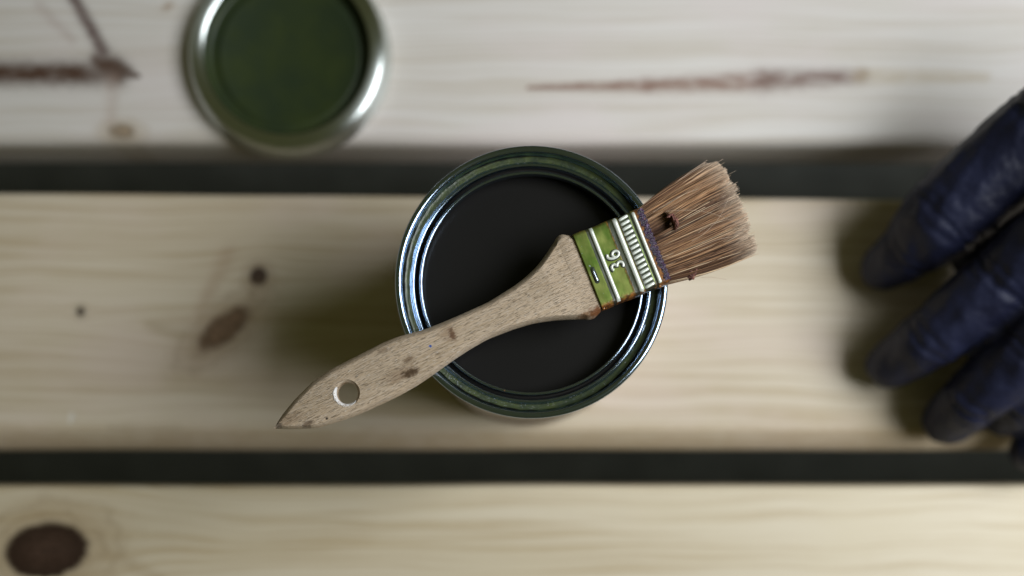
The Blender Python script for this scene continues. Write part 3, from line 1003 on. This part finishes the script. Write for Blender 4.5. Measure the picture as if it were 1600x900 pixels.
Mk = Mat("red_brown_clot", rough=0.45, spec=0.5)
x, y, z = Mk.coords()
a = Mk.noise(x * 1.0, y * 1.0, z * 1.0, 4.0, 0.7)
Mk.color(Mk.mix(a.step(0.35, 0.68), (0.30, 0.12, 0.09), (0.07, 0.022, 0.016)))
Mk.bump(a, 0.001, 0.8)
def clot_obj(px, py, zz, sc, turn, sub=4):
    bm = bmesh.new()
    bmesh.ops.create_icosphere(bm, subdivisions=sub, radius=1.0)
    sd = random.uniform(0, 50)
    for q in bm.verts:
        p = q.co
        nn = (math.sin(p.x * 3.1 + sd) * math.sin(p.y * 3.7 + sd * 1.3) + 0.6 * math.sin(p.x * 7.7 + sd) * math.sin(p.z * 6.9 + p.y * 5.0) + 0.35 * math.sin(p.y * 13 + p.x * 11 + sd))
        q.co = p * (1 + 0.34 * nn)
        q.co = Vector((q.co.x * sc[0], q.co.y * sc[1], q.co.z * sc[2])) * MM
    me = bpy.data.meshes.new("dried_clot"); bm.to_mesh(me); bm.free()
    o = link_mesh("dried_clot", me, Mk.m, brush)
    a, b = loc(px, py)
    o.location = (a * MM, b * MM, zz * MM)
    o.rotation_euler = (0, 0, turn)
    return o
clot_obj(1055, 347, 10.6, (1.2, 3.3, 1.4), R(-8))
clot_obj(1047, 337, 10.8, (1.5, 0.8, 0.8), R(-10))
clot_obj(1083, 426, 8.0, (2.8, 1.9, 2.2), R(8))
# amber drips along the lower side of the ferrule
Ma = Mat("amber_varnish", rough=0.12, spec=0.8, col=(0.28, 0.095, 0.018))
x, y, z = Ma.coords()
Ma.color(Ma.mix(Ma.noise(x * 0.8, y * 0.8, z * 0.8, 3.0).step(0.35, 0.65), (0.34, 0.13, 0.028), (0.075, 0.024, 0.008)))
bm = bmesh.new()
random.seed(5)
for k in range(15):
    xx = random.choice((random.uniform(0.3, 4.5), random.uniform(16, 31.5), random.uniform(20, 31.5)))
    blob(bm, (xx * MM, (-FH + 0.5 + random.uniform(-0.3, 0.6)) * MM, (ZC_F + 3.4 + random.uniform(-1.5, 0.9)) * MM), random.uniform(0.45, 0.95) * MM, 0.8, 0.06, 2)
me = bpy.data.meshes.new("varnish_drips"); bm.to_mesh(me); bm.free()
dr = link_mesh("varnish_drips", me, Ma.m, ferrule)
dr["kind"] = "stuff"

# ================================================================== the gloved hand
Mgl = Mat("dark_blue_rubber", rough=0.36, spec=0.35)
x, y, z = Mgl.coords()
a = Mgl.noise(x * 0.05, y * 0.05, z * 0.05, 3.0)
Mgl.color(Mgl.mix(a.step(0.3, 0.7), (0.0105, 0.012, 0.032), (0.015, 0.018, 0.048)))
wr = Mgl.noise(x * 0.07, y * 0.07, z * 0.07, 2.0, 0.5)
Mgl.bump(wr, 0.006, 0.4)
Mgl.rough(a * 0.15 + 0.44)

def J(px, py, zmm):
    xx, yy = world_xy(px, py, zmm * MM)
    return np.array((xx, yy, zmm * MM))
wx, wy, wz = J(1900, 190, 125)
hand_root = tag(empty("person", (wx, wy, 0.0)), "hand in a dark blue glove with curled fingertips resting on the middle plank", "person")
digits = {
    'thumb':  [(J(1760, 115, 96), 27), (J(1632, 203, 72), 24.5), (J(1476, 338, 46), 24), (J(1422, 390, 29), 17.5), (J(1382, 417, 15), 13.8)],
    'index':  [(J(1735, 295, 100), 21), (J(1568, 438, 64), 19.6), (J(1455, 528, 40), 17.4), (J(1392, 570, 15), 14)],
    'middle': [(J(1785, 390, 100), 21), (J(1616, 540, 64), 19), (J(1520, 622, 38), 17), (J(1482, 656, 15), 14.6)],
    'ring':   [(J(1830, 465, 94), 20), (J(1690, 572, 60), 18), (J(1606, 626, 36), 16), (J(1570, 644, 15), 14)],
    'little': [(J(1880, 540, 84), 18), (J(1760, 638, 52), 16), (J(1670, 690, 31), 14.6), (J(1614, 704, 14), 13)],
}
wrist = np.array((wx, wy, wz))
arm = J(2430, 30, 200)
balls = []
def chain(p, r0, q, r1):
    L = np.linalg.norm(q - p)
    n_ = max(2, int(L / (min(r0, r1) * MM * 0.3)))
    for i in range(n_ + 1):
        t = i / n_
        balls.append((p + (q - p) * t, (r0 + (r1 - r0) * t) * MM))
for nm, js in digits.items():
    for (p, r0), (q, r1) in zip(js[:-1], js[1:]):
        chain(p, r0, q, r1)
    chain(wrist, 27, js[0][0], js[0][1])
keys = ['index', 'middle', 'ring', 'little']
for a_k, b_k in zip(keys[:-1], keys[1:]):
    chain(digits[a_k][0][0], 16, digits[b_k][0][0], 16)
    chain((digits[a_k][0][0] + wrist) / 2, 20, (digits[b_k][0][0] + wrist) / 2, 20)
chain(digits['thumb'][1][0], 14, digits['index'][0][0], 15)          # web of the thumb
chain(digits['thumb'][0][0], 19, digits['index'][0][0], 17)
chain(J(1640, 290, 48), 19, J(1530, 394, 27), 16)                    # added fill, stands in for the dark shadow between thumb and finger
chain(J(1640, 290, 52), 17, digits['index'][0][0], 17)
chain(J(1690, 470, 48), 15, J(1625, 515, 36), 12)  # added fill over the shaded gap between index and middle finger
chain(J(1690, 470, 60), 14, digits['middle'][0][0], 16)
chain(wrist, 28, wrist + (arm - wrist) * 0.35, 31)
sph = bmesh.new(); bmesh.ops.create_icosphere(sph, subdivisions=2, radius=1.0)
sv = np.array([q.co[:] for q in sph.verts]); sf = [[q.index for q in fc.verts] for fc in sph.faces]; sph.free()
AV, AF = [], []
for (p, r) in balls:
    o0 = len(AV)
    AV.extend((sv * r + p - np.array((wx, wy, 0))).tolist())
    AF.extend([tuple(i + o0 for i in t) for t in sf])
glove = from_data("glove", AV, AF, Mgl.m, hand_root, fix=False)
rm = glove.modifiers.new("skin", 'REMESH'); rm.mode = 'VOXEL'; rm.voxel_size = 0.0019; rm.use_smooth_shade = True
sm = glove.modifiers.new("relax", 'SMOOTH'); sm.factor = 0.5; sm.iterations = 9
bpy.context.view_layer.update()
baked(glove)
# creases at the joints and loose wrinkles in the rubber
me = glove.data
nv = len(me.vertices)
co = np.empty(nv * 3, np.float32); me.vertices.foreach_get("co", co); co = co.reshape(-1, 3)
no = np.empty(nv * 3, np.float32); me.vertices.foreach_get("normal", no); no = no.reshape(-1, 3)
dsp = np.zeros(nv)
off = np.array((wx, wy, 0))
for nm, js in digits.items():
    for i in range(1, len(js) - 1):
        c_ = js[i][0] - off
        d = js[i + 1][0] - js[i - 1][0]; d = d / np.linalg.norm(d)
        rel = co - c_
        ax = rel @ d
        rd = np.linalg.norm(rel - ax[:, None] * d, axis=1)
        near = np.exp(-(rd / (js[i][1] * MM * 1.25)) ** 4)
        for o_, s_, dp in ((0.0, 0.0016, 0.0019), (0.0048, 0.0013, 0.0010), (-0.0052, 0.0013, 0.0011)):
            wob = 0.0012 * np.sin(co[:, 0] * 420 + co[:, 1] * 300)
            dsp -= dp * np.exp(-((ax - o_ + wob) / s_) ** 2) * near
dsp += 0.0004 * np.sin(co[:, 0] * 330 + co[:, 2] * 210) * np.sin(co[:, 1] * 290 - co[:, 2] * 160)
co = co + no * dsp[:, None]
me.vertices.foreach_set("co", co.astype(np.float32).ravel())
me.update()
# dark sleeve over the forearm
Msl = Mat("dark_sleeve", rough=0.9, spec=0.1)
x, y, z = Msl.coords()
a = Msl.noise(x * 0.3, y * 0.3, z * 0.3, 3.0)
Msl.color(Msl.mix(a, (0.012, 0.012, 0.016), (0.022, 0.022, 0.028)))
Msl.bump(Msl.noise(x * 0.05, y * 0.05, z * 0.05, 3.0), 0.01, 0.5)
v, f = [], []
d = arm - wrist; Ld = np.linalg.norm(d); d = d / Ld
s1 = np.cross(d, (0, 0, 1)); s1 /= np.linalg.norm(s1); s2 = np.cross(s1, d)
nl, na = 26, 40
for i in range(nl + 1):
    t = i / nl
    c_ = wrist + d * (0.035 + (Ld - 0.035) * t) - off
    for k in range(na):
        a = 2 * math.pi * k / na
        r = (36 + 10 * t + 1.4 * math.sin(t * 40 + 2 * math.sin(a)) * (1 - 0.5 * t) + 1.0 * math.sin(3 * a + t * 9)) * MM
        p = c_ + (s1 * math.cos(a) + s2 * math.sin(a)) * r
        v.append(tuple(p))
for i in range(nl):
    for k in range(na):
        k2 = (k + 1) % na
        f.append((i * na + k, i * na + k2, (i + 1) * na + k2, (i + 1) * na + k))
f.append(tuple(range(nl * na, (nl + 1) * na)))
f.append(tuple(range(na)))
from_data("sleeve", v, f, Msl.m, hand_root)
